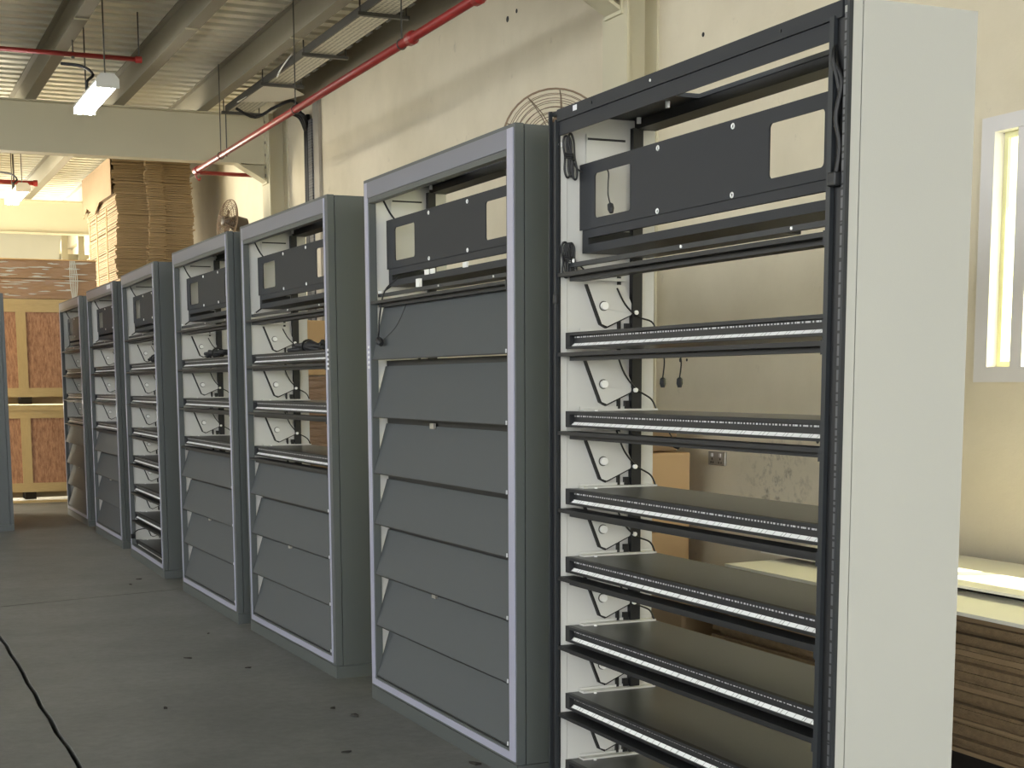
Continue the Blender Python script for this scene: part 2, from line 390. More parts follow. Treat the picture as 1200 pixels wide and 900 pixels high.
eb = MB(); eb.box(4.09, 4.2, -1.5, 31, 3.935, ZD); tag(eb.build('eave_beam', M['girder_dark']), 'grey steel eave beam along the top of the plaster wall', 'beam')

# ---- frames: girder + haunch + column
def frame(y, label_g, label_c, zb=3.5, zt=3.955, xl=-7.2):
    g = empty('girder', (0, y, 0)); tag(g, label_g, 'girder')
    b = MB(); b.box(xl, 4.0, -.005, .005, zb, zt); b.build('web', M['girder'], g)
    B(xl, 4.0, -.09, .09, zb-.014, zb).build('bottom_flange', M['girder'], g)
    B(xl, 4.0, -.09, .09, zt, zt+.012).build('top_flange', M['girder'], g)
    h = MB(); h.prism([(3.70, zb-.014), (4.0, zb-.014), (4.0, zb-.18)], 1, -.005, .005)
    h.prism([(3.69, zb-.014), (3.715, zb-.014), (4.0, zb-.168), (4.0, zb-.19)], 1, -.09, .09)
    h.build('haunch', M['girder'], g)
    ep = B(3.985, 4.0, -.1, .1, zb-.2, zt).build('end_plate', M['girder'], g)
    for z in (3.38, 3.46, 3.58, 3.7, 3.82, 3.9): MB().cyl((3.975, -.075, z), (3.985, -.075, z), .014, 8).build('bolt', M['girder_dark'], ep)
    c = empty('column', (4.0, y, 0)); tag(c, label_c, 'column')
    B(0, .014, -.145, .145, 0, 4.0).build('inner_flange', M['girder'], c)
    B(.186, .2, -.145, .145, 0, 4.0).build('outer_flange', M['girder'], c)
    B(.014, .186, -.006, .006, 0, 4.0).build('web', M['girder'], c)
    return g, c
frame(7.665, 'cream steel girder over the nearest open cabinet', 'cream steel column behind the light grey cabinet')
frame(15.27, 'wide cream steel girder crossing below the ribbed ceiling', 'cream steel column beside the black wall cables')
frame(23.3, 'far yellow lit steel girder behind the cardboard stack', 'far steel column at the end of the hall')
for gx in (1.77, 2.56): pass

# wind posts and pale sheet near the end of the hall
tp = MB(); tp.prism([(-2, 2.2), (2.95, 2.2), (3.17, 3.62), (-2, 3.62)], 1, 24.5, 24.515)
tag(tp.build('tarpaulin', M['tarp']), 'pale hanging sheet with a slanted edge below the far girder', 'sheet')
for x, lab in ((3.35, 'slim steel post in the end bay nearest the pale sheet'), (3.62, 'slim steel post in the end bay farther from the pale sheet')):
    tag(B(x, x+.1, 26.0, 26.12, 0, 4.2).build('wind_post', M['girder_dark']), lab, 'post', 'end bay posts')
tag(B(3.1, 4.2, 26.12, 26.24, 3.32, 3.44).build('cross_rail', M['girder_dark']), 'horizontal steel rail across the end bay posts', 'rail')

# ================================================================== SERVICES
pipe = empty('sprinkler_pipe', (3.3, 0, 3.404)); tag(pipe, 'long red sprinkler pipe running along the wall below the eave', 'pipe')
MB().tube([(0, -1.2, 0), (0, 15.27, 0), (.04, 15.42, -.0)], .027, 14).build('run', M['red'], pipe, True)
MB().tube([(0, 15.36, 0), (.03, 15.42, 0), (.9, 15.42, 0)], .02, 12).build('branch', M['red'], pipe, True)
for y in (9.02, 7.95): 
    MB().tube([(0, y-.05, 0), (0, y-.03, 0), (0, y+.03, 0), (0, y+.05, 0)], [.028, .042, .042, .028], 14).build('coupling', M['red'], pipe)
MB().tube([(0, 15.3, -.03), (0, 15.3, -.06), (.03, 15.3, -.09), (.05, 15.34, -.06)], .008, 8, 4).build('drain_hook', M['red'], pipe)
MB().cyl((0, 15.2, 0), (0, 15.32, 0), .036, 14).build('elbow', M['red'], pipe)
for y in (14.2, 11.65, 9.2):
    MB().cyl((0, y, .02), (0, y, ZD-3.404), .005, 6).tube([(.032*math.cos(a*math.pi/6), y, .032*math.sin(a*math.pi/6)) for a in range(12)], .004, 5, closed=True).build('hanger', M['tray_dark'], pipe)

lp = empty('sprinkler_pipe', (0, 12.5, 3.857)); tag(lp, 'thin red pipe crossing under the ribbed deck at upper left', 'pipe')
MB().cyl((-6, 0, 0), (2.26, 0, 0), .019, 12).build('run', M['red'], lp, True)
MB().cyl((2.24, 0, 0), (2.29, 0, 0), .027, 12).build('end_cap', M['red'], lp)
for x in (1.76, -.6): MB().cyl((x, 0, .01), (x, 0, ZD-3.857), .006, 6).cyl((x, 0, .02), (x, 0, -.03), .013, 8).build('hanger', M['tray_dark'], lp)
MB().cyl((2.27, 0, .01), (2.27, 0, ZD-3.857), .006, 6).build('hanger', M['tray_dark'], lp)
fp = empty('sprinkler_pipe', (0, 20.6, 3.87)); tag(fp, 'short red pipe seen under the far bright ceiling', 'pipe')
MB().cyl((-6, 0, 0), (2.36, 0, 0), .03, 12).build('run', M['red'], fp, True)
MB().cyl((2.34, 0, 0), (2.39, 0, 0), .04, 12).build('end_cap', M['red'], fp)
MB().cyl((2.1, 0, -.14), (2.1, 0, ZD-3.87), .012, 6).build('hanger', M['tray_dark'], fp)

def lamp(x, y0, y1, z, label):
    L = empty('fluorescent_lamp', (x, y0, z)); tag(L, label, 'lamp')
    n = y1-y0
    MB().prism([(-.085, .02), (-.05, .06), (.05, .06), (.085, .02), (.085, .0), (-.085, 0)], 1, 0, n).build('housing', M['lamp_body'], L)
    for sx in (-.042, .042): MB().cyl((sx, .03, -.024), (sx, n-.03, -.024), .027, 12).build('tube', M['tube'], L, True)
    for yy in (.0, n-.03): B(-.085, .085, yy, yy+.03, -.045, .0).build('end_cap', M['lamp_body'], L)
    for yy in (.12, n-.15): MB().cyl((0, yy, .05), (0, yy, ZD-z), .006, 6).build('rod', M['tray_dark'], L)
    MB().tube([(-.02, .85, .06), (-.03, .82, .14), (.02, .83, .2), (-.05, .9, .27), (-.2, 1.0, .3)], .012, 6, 4).build('flex', M['cable'], L)
lamp(1.915, 11.85, 13.1, 3.55, 'lit twin tube fluorescent lamp hanging below the ribbed deck')
lamp(2.03, 18.9, 20.3, 3.60, 'far fluorescent lamp glowing beyond the wide girder')

# cable tray hung beside the wall
ct = empty('cable_tray', (0, 0, 3.93)); tag(ct, 'perforated cable tray hanging below the deck near the wall', 'cable tray')
B(3.53, 3.765, 8.1, 13.75, 0, .004).build('tray_sheet', M['perf_tray'], ct)
B(3.515, 3.53, 8.1, 14.9, -.012, .05).build('side_rail', M['tray_dark'], ct)
for k in range(44):
    y = 13.6-k*.24
    if y < 8.2: break
    B(3.765, 3.785, y, y+.13, -.006, .045).build('rail_tab', M['tray_dark'], ct)
B(3.53, 3.78, 13.75, 14.85, 0, .004).build('tray_end_sheet', M['perf_tray'], ct)
sh = MB(); sh.prism([(3.50, 14.35), (3.86, 14.15), (3.98, 13.75), (3.80, 13.50), (3.545, 13.42)], 2, -.012, -.006); sh.build('loose_cover', M['board_white'], ct)
for y in (10.6, 12.05, 13.35, 14.85):
    br = B(3.47, 3.86, y-.02, y+.02, -.035, -.01).build('hanger_strut', M['tray_dark'], ct)
    for x in (3.49, 3.84): MB().cyl((x, y, -.03), (x, y, ZD-3.93), .006, 6).build('hanger_rod', M['tray_dark'], br)
MB().cyl((3.52, 14.9, -.43), (3.52, 14.9, .0), .006, 6).build('drop_rod', M['tray_dark'], ct)
MB().tube([(3.55, 14.6, -.02), (3.72, 14.55, -.10), (3.88, 14.4, -.02), (4.02, 14.25, .02), (4.13, 14.35, -.1)], .014, 6, 5).build('slack_cable', M['cable'], ct)
MB().tube([(3.50, 12.4, .06), (3.49, 12.7, .0), (3.53, 13.0, -.02)], .006, 6, 5).build('loop_wire', M['white_plastic'], ct)

# vertical cable riser on the wall
rs = empty('cable_riser', (XW-.004, 0, 0)); tag(rs, 'vertical metal cable riser with black cables on the beige wall', 'cable riser')
B(-.03, 0, 13.95, 14.13, 0, 3.93).build('channel', M['socket'], rs)
pr = B(-.045, 0, 14.13, 14.25, 0, 3.78).build('slotted_strip', M['perf_strip'], rs)
for k, y in enumerate((14.29, 14.33, 14.37)):
    MB().tube([(-.03, y, 0), (-.03, y, 3.55), (-.04, y-.02, 3.7), (-.10, y-.08+.02*k, 3.82), (-.2, y-.02, 3.86)], .02, 8, 4).build('black_cable', M['cable'], rs, True)

# double wall socket
so = empty('wall_socket', (XW, 6.84, .90)); tag(so, 'grey metal double socket on the wall seen through the near cabinet', 'socket')
B(-.014, 0, -.083, .083, -.037, .037, bev=.004).build('face_plate', M['socket'], so)
for y in (-.04, .04):
    B(-.02, -.012, y-.008, y+.008, .008, .026).build('rocker', M['win_frame'], so)
    for a, c in ((0, -.004), (-.011, -.022), (.011, -.022)): B(-.0165, -.013, y+a-.003, y+a+.003, c-.005, c+.005).build('pin_hole', M['black'], so)

# wall fans
def fan(loc, rz, tilt, r, label):
    F = empty('wall_fan', loc); tag(F, label, 'fan')
    F.rotation_euler = Euler((tilt, 0, rz), 'XYZ')
    g = MB()          # guard faces local -Y
    def ring(rad, y, w): g.tube([(rad*math.cos(2*math.pi*k/40), y, rad*math.sin(2*math.pi*k/40)) for k in range(40)], w, 5, closed=True)
    ring(r, 0, .006); 
    for k in range(1, 9): ring(r*k/9, -.055*math.cos(k/9*math.pi/2), .0022)
    for k in range(9): ring(r*(.3+.7*k/9), .07*math.cos((.3+.7*k/9)*math.pi/2), .002)
    for k in range(10):
        a = 2*math.pi*k/10
        for sgn, dp in ((-1, .055), (1, .07)):
            g.tube([(r*t_*math.cos(a+.25*t_), sgn*dp*math.cos(t_*math.pi/2), r*t_*math.sin(a+.25*t_)) for t_ in (.05, .3, .6, .85, 1)], .003, 5)
    g.build('guard', M['fan_wire'], F)
    for k in range(4):
        a0 = math.pi/2*k; b = MB(); n = 8; A = []
        for i in range(n+1):
            t_ = .10+.42*i/n; wd = .24*math.sin(math.pi*min(1, .25+.75*i/n))+.05
            p = lambda da, dy: b.bm.verts.new((r*t_*math.cos(a0+da), dy, r*t_*math.sin(a0+da)))
            A.append((p(-wd, -.018), p(wd, .018), p(-wd, -.014), p(wd, .022)))
        for i in range(n):
            a_, c_ = A[i], A[i+1]
            b.bm.faces.new((a_[0], a_[1], c_[1], c_[0])); b.bm.faces.new((a_[2], c_[2], c_[3], a_[3]))
            b.bm.faces.new((a_[0], c_[0], c_[2], a_[2])); b.bm.faces.new((a_[1], a_[3], c_[3], c_[1]))
        b.build('blade', M['fan_wire'], F)
    MB().tube([(0, -.06, 0), (0, -.05, 0), (0, .03, 0), (0, .08, 0), (0, .2, 0), (0, .23, 0)], [.02, .05, .05, .08, .075, .03], 16).build('motor', M['fan_body'], F, True)
    return F
f1 = fan((3.72, 7.83, 2.625), R(-20), 0, .304, 'round wire guarded wall fan behind the near cabinet tops')
MB().tube([(0, .15, -.03), (.06, .25, -.16), (.2, .3, -.3), (.42, .25, -.4)], .02, 8, 3).build('bracket', M['fan_body'], f1)
f2 = fan((3.62, 15.38, 2.93), R(-76), R(-8), .22, 'small oblique wire guarded wall fan by the far column')
MB().tube([(0, .15, -.03), (.0, .3, -.1), (.0, .42, -.15)], .02, 8, 3).build('bracket', M['fan_body'], f2)

# ================================================================== CABINETS
W, D, H = 1.476, .335, 2.1
LIP = [1.625, 1.39, 1.155, .92, .71, .495, .283, .070]
FB = [1.397, 1.168, .943, .737, .530, .319, .108]
YN, YF = .068, 1.430        # inner faces
CACHE = {}
def part(name, key, builder, m, parent, smooth=False, loc=None):
    k = (key, m.name)
    if k not in CACHE: CACHE[k] = builder().mesh(name, m, smooth)
    o = link(name, CACHE[k], parent)
    if loc: o.location = loc
    return o
def header_mesh():
    k = 'header'
    if k not in CACHE:
        holes = [rrect(.19, .413, 1.780, 1.908), rrect(1.105, 1.327, 1.780, 1.908)]
        for y in (.573, .95):
            for z in (1.761, 1.927): holes.append(circ(y, z, .0045))
        CACHE[k] = plate_with_holes('header_plate', [(.082, 1.752), (1.425, 1.752), (1.425, 1.943), (.082, 1.943)], holes, .004, M['plate_paint'])
    return CACHE[k]
def top_mesh():
    k = 'top'
    if k not in CACHE:
        me = plate_with_holes('top_panel', [(0.002, -.335), (W-.002, -.335), (W-.002, -.006), (.002, -.006)], [[(.10, -.258), (1.045, -.258), (1.045, -.115), (.10, -.115)]], .012, M['dark_paint'])
        for v in me.vertices:
            x, y, z = v.co; v.co = (-z, y, 2.086+x)
        CACHE[k] = me
    return CACHE[k]

def bracket_pts(T):
    A = (.088, .171); Bp = (.147, .027); C = (.165, .02); Dp = (.261, .062); E_ = (.207, .176)
    T = min(T, .171)
    f = (T-Bp[1])/(A[1]-Bp[1]); g = (T-Dp[1])/(E_[1]-Dp[1])
    A2 = (Bp[0]+(A[0]-Bp[0])*f, T); E2 = (Dp[0]+(E_[0]-Dp[0])*g, T)
    return A2, Bp, C, Dp, E2

def shelf(c, k, cable):
    """tray above lip k (1..7)"""
    z = LIP[k]
    s = part('shelf_tray', 'tray', lambda: MB().box(.0458, D, .078, 1.428, .012, .060), M['shelf_paint'], c, loc=(0, 0, z))
    part('front_channel', 'trayfront', lambda: MB().box(.0446, .0456, .078, 1.428, .012, .060).box(.03, .0446, .078, 1.428, .051, .060).box(.03, .0446, .078, 1.428, .012, .019)
         .box(.03, .0446, .078, .086, .019, .051).box(.03, .0446, 1.40, 1.428, .019, .051), M['black'], s)
    part('led_strip', 'led_lo', lambda: MB().prism([(.035, .0192), (.0444, .0275), (.0444, .0192)], 1, .088, 1.398), M['led_white'], s)
    part('dotted_strip', 'led_up', lambda: B(.0430, .0445, .088, 1.398, .0435, .0475), M['led_grey'], s)
    part('side_bracket', 'traybr', lambda: B(.075, D-.005, 1.392, 1.424, .060, .0655).box(.075, D-.005, 1.421, 1.424, .0655, .073), M['inner_grey'], s)
    part('screw', 'trayscrew', lambda: MB().cyl((.11, 1.38, .06), (.11, 1.38, .064), .005, 8), M['bolt'], s)
    return s
def lip(c, z):
    o = part('shelf_lip', 'lip', lambda: MB().box(.002, .060, .074, 1.428, -.011, 0).box(.03, .075, .11, 1.40, -.024, -.011), M['black'], c, loc=(0, 0, z))
    part('end_cap', 'lipcap', lambda: B(-.001, .032, .071, .080, -.03, .002).box(.028, .077, .104, .112, -.027, -.009), M['dark_paint'], o)
    return o

def cabinet(pos, rot, open_slots, framed, label, outer, cables=True, wide_trim=False):
    c = empty('display_cabinet', (pos[0], pos[1], 0), R(rot)); tag(c, label, 'cabinet', 'row of metal display cabinets')
    om = M[outer]; im = M['inner_grey']; brm = M['bracket']
    # body shell
    part('side_panel', 'side_near', lambda: B(.033, D, 0, .03, .057, H-.002), om, c)
    part('side_panel', 'side_far', lambda: B(.033, D, W-.03, W, .057, H-.002), om, c)
    part('inner_wall', 'inner_near', lambda: B(.012, D-.004, .0305, YN, .057, H-.016), im, c)
    iw = part('inner_wall', 'inner_far', lambda: B(.036, D-.001, YF, W-.0305, .057, H-.016), im, c)
    part('front_return', 'return_far', lambda: B(.009 if not framed else .031, .0345, YF-.002, W-.031, .06, H-.05), im, c) if not framed else part('front_return', 'return_far_f', lambda: B(.0305, .0345, YF-.004, W-.031, .06, H-.05), im, c)
    part('plinth', 'plinth', lambda: B(.0, D, 0, W, 0, .055), om if not framed else M['side_paint'], c)
    link('top_panel', top_mesh(), c)
    part('rear_beam', 'rearbeam', lambda: B(.262, D-.001, .07, 1.428, 2.058, 2.0855), M['black'], c)
    for x, y in ((.20, 1.12), (.25, 1.38)): part('top_bolt', 'tb%.2f' % y, lambda: MB().cyl((x, y, 2.068), (x, y, 2.0858), .007, 8), M['bolt'], c)
    part('rear_upright', 'upright', lambda: MB().box(.248, .281, YF-.022, YF, .06, 2.06).box(.205, .214, YF-.01, YF, .06, 1.62), M['black'], c)
    part('vent_panel', 'vent', lambda: B(.096, .232, YF-.008, YF, 1.78, 2.035), im, c)
    part('panel_seam', 'ventline', lambda: B(.100, .226, YF-.0105, YF-.008, 2.018, 2.024), M['black'], c)
    if framed:
        for key, y0, y1 in (('stn', 0, .068), ('stf', W-.058, W)):
            o = part('frame_stile', key, lambda: B(0, .030, y0, y1, .057, H), M['side_paint'], c)
            ya, yb = (y0+.010, y1-.012) if wide_trim else ((y0+.040, y1-.012) if key == 'stn' else (y0+.010, y1-.034))
            part('trim_strip', key+'t%d' % wide_trim, lambda: B(-.003, .001, ya, yb, .066, H-.012), M['lavender'], o)
        for key, z0, z1 in (('rlb', .057, .100), ('rlt', 2.008, H)):
            o = part('frame_rail', key, lambda: B(.0005, .0295, .068, W-.058, z0, z1), M['side_paint'], c)
            part('trim_strip', key+'t', lambda: B(-.003, .001, .056, W-.046, z0+.009 if z0 < 1 else z0+.02, z1-.008 if z0 < 1 else z1-.012), M['lavender'] if z0 < 1 else M['trim_dim_reflect'], o)
    else:
        part('front_strip', 'frontstrip', lambda: B(.0065, .0305, 0, .03, .057, H), om, c)
        for key, a, sgn in (('pn', 0, 1), ('pf', W, -1)):
            f = lambda u0, u1: (a+sgn*u0, a+sgn*u1) if sgn > 0 else (a+sgn*u1, a+sgn*u0)
            e0, e1 = f(-.001, .007); r0, r1 = f(.007, .020); k0, k1 = f(.020, .053); i0, i1 = f(.053, .069 if sgn > 0 else .050)
            o = part('front_post', key, lambda: B(-.004, .006, e0, e1, .057, H), M['dark_paint'], c)
            if sgn > 0: part('slotted_strip', key+'s', lambda: B(.0, .006, r0, r1, .06, H-.03), M['perf_strip'], o)
            part('channel', key+'c', lambda: B(.006, .011, min(k0, r0), max(k1, r1), .06, H-.03), M['black'], o)
            if sgn > 0: part('inner_post', key+'i', lambda: B(-.004, .012, i0, i1, .06, H-.03), M['dark_paint'], o)
            else: part('inner_post', key+'i', lambda: B(-.004, .009, a-.050, a-.042, .06, H-.03), M['dark_paint'], o)
    # top front rail, header plate, header box
    tr = part('top_rail', 'toprail', lambda: B(.0305 if framed else .0, .05, .03, W-.05, 2.064, 2.0855 if framed else 2.0985), M['plate_paint'], c) if not framed else part('top_rail', 'toprail_f', lambda: B(.031, .036, .069, 1.428, 2.03, 2.085), M['plate_paint'], c)
    if not framed:
        part('lower_rail_face', 'toprail2', lambda: B(.006, .010, .05, 1.43, 2.024, 2.0635), M['plate_paint'], tr)
        part('sticker', 'sticker1', lambda: B(-.0008, 0, 1.293, 1.318, 2.078, 2.093), M['sticker'], tr)
        for y in (.86, .26, 1.2): part('rivet', 'rv%.2f' % y, lambda: MB().cyl((-.002, y, 2.082), (0, y, 2.082), .004, 8), M['bolt'] if y == .86 else M['black'], tr)
    hp = link('header_plate', header_mesh(), c); hp.location = (.075, 0, 0)
    for y in (.573, .95):
        for z in (1.761, 1.927):
            part('grommet', 'gr%.2f%.2f' % (y, z), lambda: MB().tube([(-.001, p, q) for p, q in circ(y, z, .006, 12)], .002, 5, closed=True), M['bolt'], hp)
    hb = part('header_box', 'hbox', lambda: MB().box(.079, .092, .09, 1.41, 1.727, 1.752).box(.079, .085, .09, 1.41, 1.684, 1.708).box(.079, .085, .09, .17, 1.708, 1.727).box(.079, .085, 1.376, 1.41, 1.708, 1.727)
              .box(.085, .24, .09, 1.41, 1.684, 1.688).box(.079, .24, .086, .09, 1.684, 1.752).box(.079, .24, 1.41, 1.414, 1.684, 1.752), M['plate_paint'], c)
    part('bottom_flange', 'hboxfl', lambda: B(.24, .30, .6, 1.414, 1.676, 1.684), M['dark_paint'], hb)
    part('header_rail', 'hrail', lambda: B(.034, .05, .078, 1.42, 1.642, 1.655), M['dark_paint'], c)
    for y in (1.38, 1.405): part('rail_screw', 'hs%.2f' % y, lambda: MB().cyl((.031, y, 1.66), (.035, y, 1.66), .006, 8), M['bolt'], c)
    part('shelf_light_strip', 'hls', lambda: B(.08, .22, 1.40, 1.426, 1.605, 1.613), M['inner_grey'], c)
    lip(c, LIP[0])
    for y in (.25, .75): part('rail_screw', 'hs2%.2f' % y, lambda: MB().cyl((.031, y, 1.649), (.035, y, 1.649), .004, 8), M['bolt'], c)
    part('frame_screw', 'fsc', lambda: MB().cyl((.012, YF-.004, 2.0), (.012, YF+.002, 2.0), .008, 8), M['bolt'], c)
    # slots
    for k in range(7):
        if open_slots[k]:
            lip(c, LIP[k+1]); shelf(c, k+1, cables)
            zt = LIP[k+1]+.06; T = (LIP[k]+.010 if k else LIP[0]-.03)-zt
            pts = bracket_pts(T)
            kk = '%.3f' % T
            b = part('hinge_bracket', 'brk'+kk, lambda: MB().prism([pts[0], pts[1], pts[2], pts[3], pts[4]], 1, YF-.014, YF), brm, c, loc=(0, 0, zt))
            e = .0065
            part('slit_edge_shade', 'brkgap'+kk, lambda: MB().prism([(pts[0][0]-e, pts[0][1]), pts[0], pts[1], (pts[1][0]-e, pts[1][1]-.002)], 1, YF-.0135, YF-.001)
                 .prism([(pts[1][0]-e, pts[1][1]-.002), pts[1], pts[2], (pts[2][0]-.002, pts[2][1]-.006)], 1, YF-.0135, YF-.001)
                 .prism([pts[2], (pts[2][0]+.002, pts[2][1]-.004), (pts[3][0]+.001, pts[3][1]-.0035), pts[3]], 1, YF-.012, YF-.001), M['black'], b)  # black slit on the left, plus painted shade along the lower right edge
            part('hinge_bolt', 'brkbolt', lambda: MB().cyl((.152, YF-.026, .081), (.152, YF-.013, .081), .012, 14), M['bolt'], b)
            part('bolt_ring', 'brkring', lambda: MB().cyl((.152, YF-.0165, .081), (.152, YF-.013, .081), .0150, 16), M['tray_dark'], b)
            part('hinge_arm', 'brkarm', lambda: MB().prism([(.15, .086), (.15, .074), (.256, .058), (.262, .066)], 1, YF-.017, YF-.013), brm, b)
            part('hinge_knuckle', 'brkkn', lambda: MB().cyl((.258, YF-.03, .062), (.258, YF-.012, .062), .007, 10), M['bolt'], b)
            part('roller_block', 'brkrb', lambda: MB().box(.228, .246, YF-.012, YF-.002, .002, .03), M['black'], b)
            if cables:
                part('cable', 'slotcable'+kk, lambda: MB().tube([(.195, YF-.02, T-.01), (.222, YF-.022, T*.6), (.262, YF-.026, T*.35), (.31, YF-.03, .035), (.325, YF-.035, .004)], .0028, 6, 5), M['cable'], c, True, loc=(0, 0, zt))
        else:
            zb = FB[k]; zt = (FB[k-1]-.028) if k else 1.618
            o = part('flap', 'flap%d' % k, lambda: MB().prism([(.004, zb), (.0075, zb), (.064, zt), (.060, zt)], 1, .078, 1.418), M['flap_paint'], c)
            part('flap_fold', 'flapfold%d' % k, lambda: B(.0075, .02, .078, 1.418, zb, zb+.003), M['flap_paint'], o)
            part('edge_shade_strip', 'flapedge%d' % k, lambda: B(.003, .0085, .078, 1.418, zb-.0045, zb), M['black'], o)  # dark strip painted in for the shadow line under each flap
            part('flap_rail', 'flaprail%d' % k, lambda: B(.066, .10, .078, 1.418, zb-.05, zb-.006), M['black'], c)
            part('corner_bumper', 'flapb%d' % k, lambda: B(.0005, .004, .0775, .083, zb-.001, zb+.012), M['sticker'], o)
            if k in (2, 5): part('finger_pull', 'flapp%d' % k, lambda: B(.050, .059, .86, .90, zt-.008, zt+.012), M['socket'], o)
    return c

O_, C_ = True, False
c1 = cabinet((1.965, 2.701), .09, [O_]*7, False, 'nearest cabinet with a light grey side and seven open shelves', 'light_grey')
c2 = cabinet((1.938, 4.378), .28, [C_]*7, True, 'dark cabinet with all seven grey flaps shut, second from the camera', 'side_paint', wide_trim=True)
c3 = cabinet((1.915, 6.304), .80, [O_]*3+[C_]*4, True, 'third cabinet from the camera, three open shelves above four flaps', 'side_paint')
c4 = cabinet((1.879, 7.996), .10, [O_]*3+[C_]*4, True, 'fourth cabinet, three open shelves above four flaps, a small fan above it', 'side_paint')
c5 = cabinet((1.881, 10.111), -1.18, [O_]*7, True, 'dark framed cabinet with seven open shelves and no flaps', 'side_paint')
c6 = cabinet((1.937, 12.122), -.27, [O_]*3+[C_]*4, True, 'second farthest cabinet, three open shelves and a white sticker on its frame', 'side_paint')
c7 = cabinet((1.966, 14.212), -.23, [O_]*3+[C_]*4, True, 'farthest cabinet of the row, beside the wooden crates', 'side_paint')
# cabinet across the aisle: only its plain end is in view
c8 = cabinet((1.299, 14.082+W), 180, [C_]*7, True, 'dark cabinet end across the aisle at the left edge of the picture', 'side_paint')
c8['group'] = 'cabinet across the aisle'
# small stickers
B(-.0045, -.003, .12, .30, 2.05, 2.082).build('sticker', M['sticker'], c6)
for c, z in ((c2, 1.36), (c3, 1.36)):
    for i in range(5): B(-.0042, -.003, (W-.05) if c is c2 else .012, (W-.03) if c is c2 else .035, z+i*.02, z+i*.02+.01).build('barcode_sticker', M['sticker'], c)
B(-.0045, -.003, .02, .045, 1.93, 1.99).build('sticker', M['sticker'], c5)

# ---- loose cables inside the cabinets (each hangs from its cabinet)
def coil(parent, cx, cy, cz, h, n, wd, lead):
    m_ = MB()
    for i in range(n):
        a = (i-(n-1)/2)/max(1, n-1); tl = .28+.22*a; hh = h*(.42+.10*random.random()); ww = wd*(.22+.14*random.random()); ox = wd*.35*a
        pts = []
        for k in range(10):
            t_ = 2*math.pi*k/10; p = ww*math.cos(t_)*(.35+.65*abs(math.sin(t_))); q = hh*math.sin(t_)
            pts.append((cx+ox+p-q*tl*.35, cy-.006-.004*i-.003*math.cos(t_), cz+q+p*tl))
        m_.tube(pts, .0034, 6, 4, closed=True)
    for dz in (-.006, 0, .006): m_.tube([(cx-.014, cy-.004, cz+dz+.004), (cx, cy-.026, cz+dz), (cx+.014, cy-.006, cz+dz-.004)], .0034, 6, 3)
    m_.tube([(cx, cy-.012, cz)]+lead, .0028, 6, 5)
    return m_.build('coiled_cable', M['cable'], parent, True)
coil(c1, .038, YF-.004, 1.965, .13, 3, .045, [(.06, YF-.02, 1.93), (.085, YF-.03, 1.915)])
coil(c1, .034, YF-.004, 1.665, .10, 4, .05, [(.06, YF-.02, 1.655), (.09, YF-.02, 1.63)])
def plug(parent, pts, tipdir=(0, 0, -1), s=1.0):
    o = MB().tube(pts, .0022*s, 6, 5).build('plug_cable', M['cable'], parent, True)
    e = Vector(pts[-1]); t_ = Vector(tipdir).normalized()*.03*s
    MB().tube([e, e+t_*.15, e+t_*.6, e+t_], [.004*s, .009*s, .010*s, .006*s], 8).build('plug', M['rubber'], o)
plug(c1, [(.09, 1.30, 1.925), (.088, 1.265, 1.905), (.086, 1.262, 1.87), (.086, 1.262, 1.84), (.086, 1.25, 1.815)], (0, -.35, -1))
plug(c1, [(.30, 1.31, 1.40), (.305, 1.31, 1.36), (.30, 1.31, 1.315)])
plug(c1, [(.315, 1.24, 1.40), (.32, 1.235, 1.36), (.318, 1.24, 1.315)])
plug(c1, [(.31, 1.30, 1.16), (.325, 1.29, 1.13), (.318, 1.28, 1.12)], (.2, -.6, -.4))
MB().tube([(.012, .062, 2.01), (.0, .045, 1.97), (.004, .03, 1.93), (-.004, .038, 1.86), (.002, .03, 1.80), (-.002, .036, 1.74)], .006, 6, 5).build('post_cable', M['cable'], c1, True)
B(-.016, .008, .022, .050, 1.715, 1.745, bev=.003).build('cable_clip', M['black'], c1)
B(-.006, .008, 1.425, 1.445, 1.535, 1.565, bev=.003).build('cable_clip', M['black'], c1)
MB().tube([(.012, .06, 2.02), (-.006, .05, 1.985), (.004, .036, 1.90), (.0, .046, 1.84)], .005, 6, 5).build('post_cable', M['cable'], c1, True)
# cabinet two: lead hanging over the first flap
plug(c2, [(.08, 1.30, 1.715), (.03, 1.33, 1.66), (.018, 1.36, 1.56), (.012, 1.355, 1.50), (.0, 1.33, 1.475)], (0, -.7, -.4), 1.5)
MB().tube([(-.0, 1.27, 1.468), (.014, 1.15, 1.52), (.03, 1.08, 1.60)], .0012, 5, 5).build('thin_wire', M['cable'], c2)
for y in (.98, .92, .60, .15): B(.074, .08, y-.02, y+.02, 1.704, 1.722).build('connector', M['white_plastic'], c2)
B(.05, .06, .99, 1.03, 1.66, 1.69).build('connector', M['white_plastic'], c2)
for c in (c2, c3, c4, c5, c6, c7):
    MB().tube([(.05, YF-.03, 2.03), (.075, YF-.05, 1.97), (.10, YF-.07, 1.93)], .004, 6, 4).build('stay_cable', M['cable'], c)
    MB().tube([(.055, YF-.02, 1.665), (.08, YF-.035, 1.685), (.10, YF-.05, 1.70)], .0035, 6, 4).build('stay_cable', M['cable'], c)
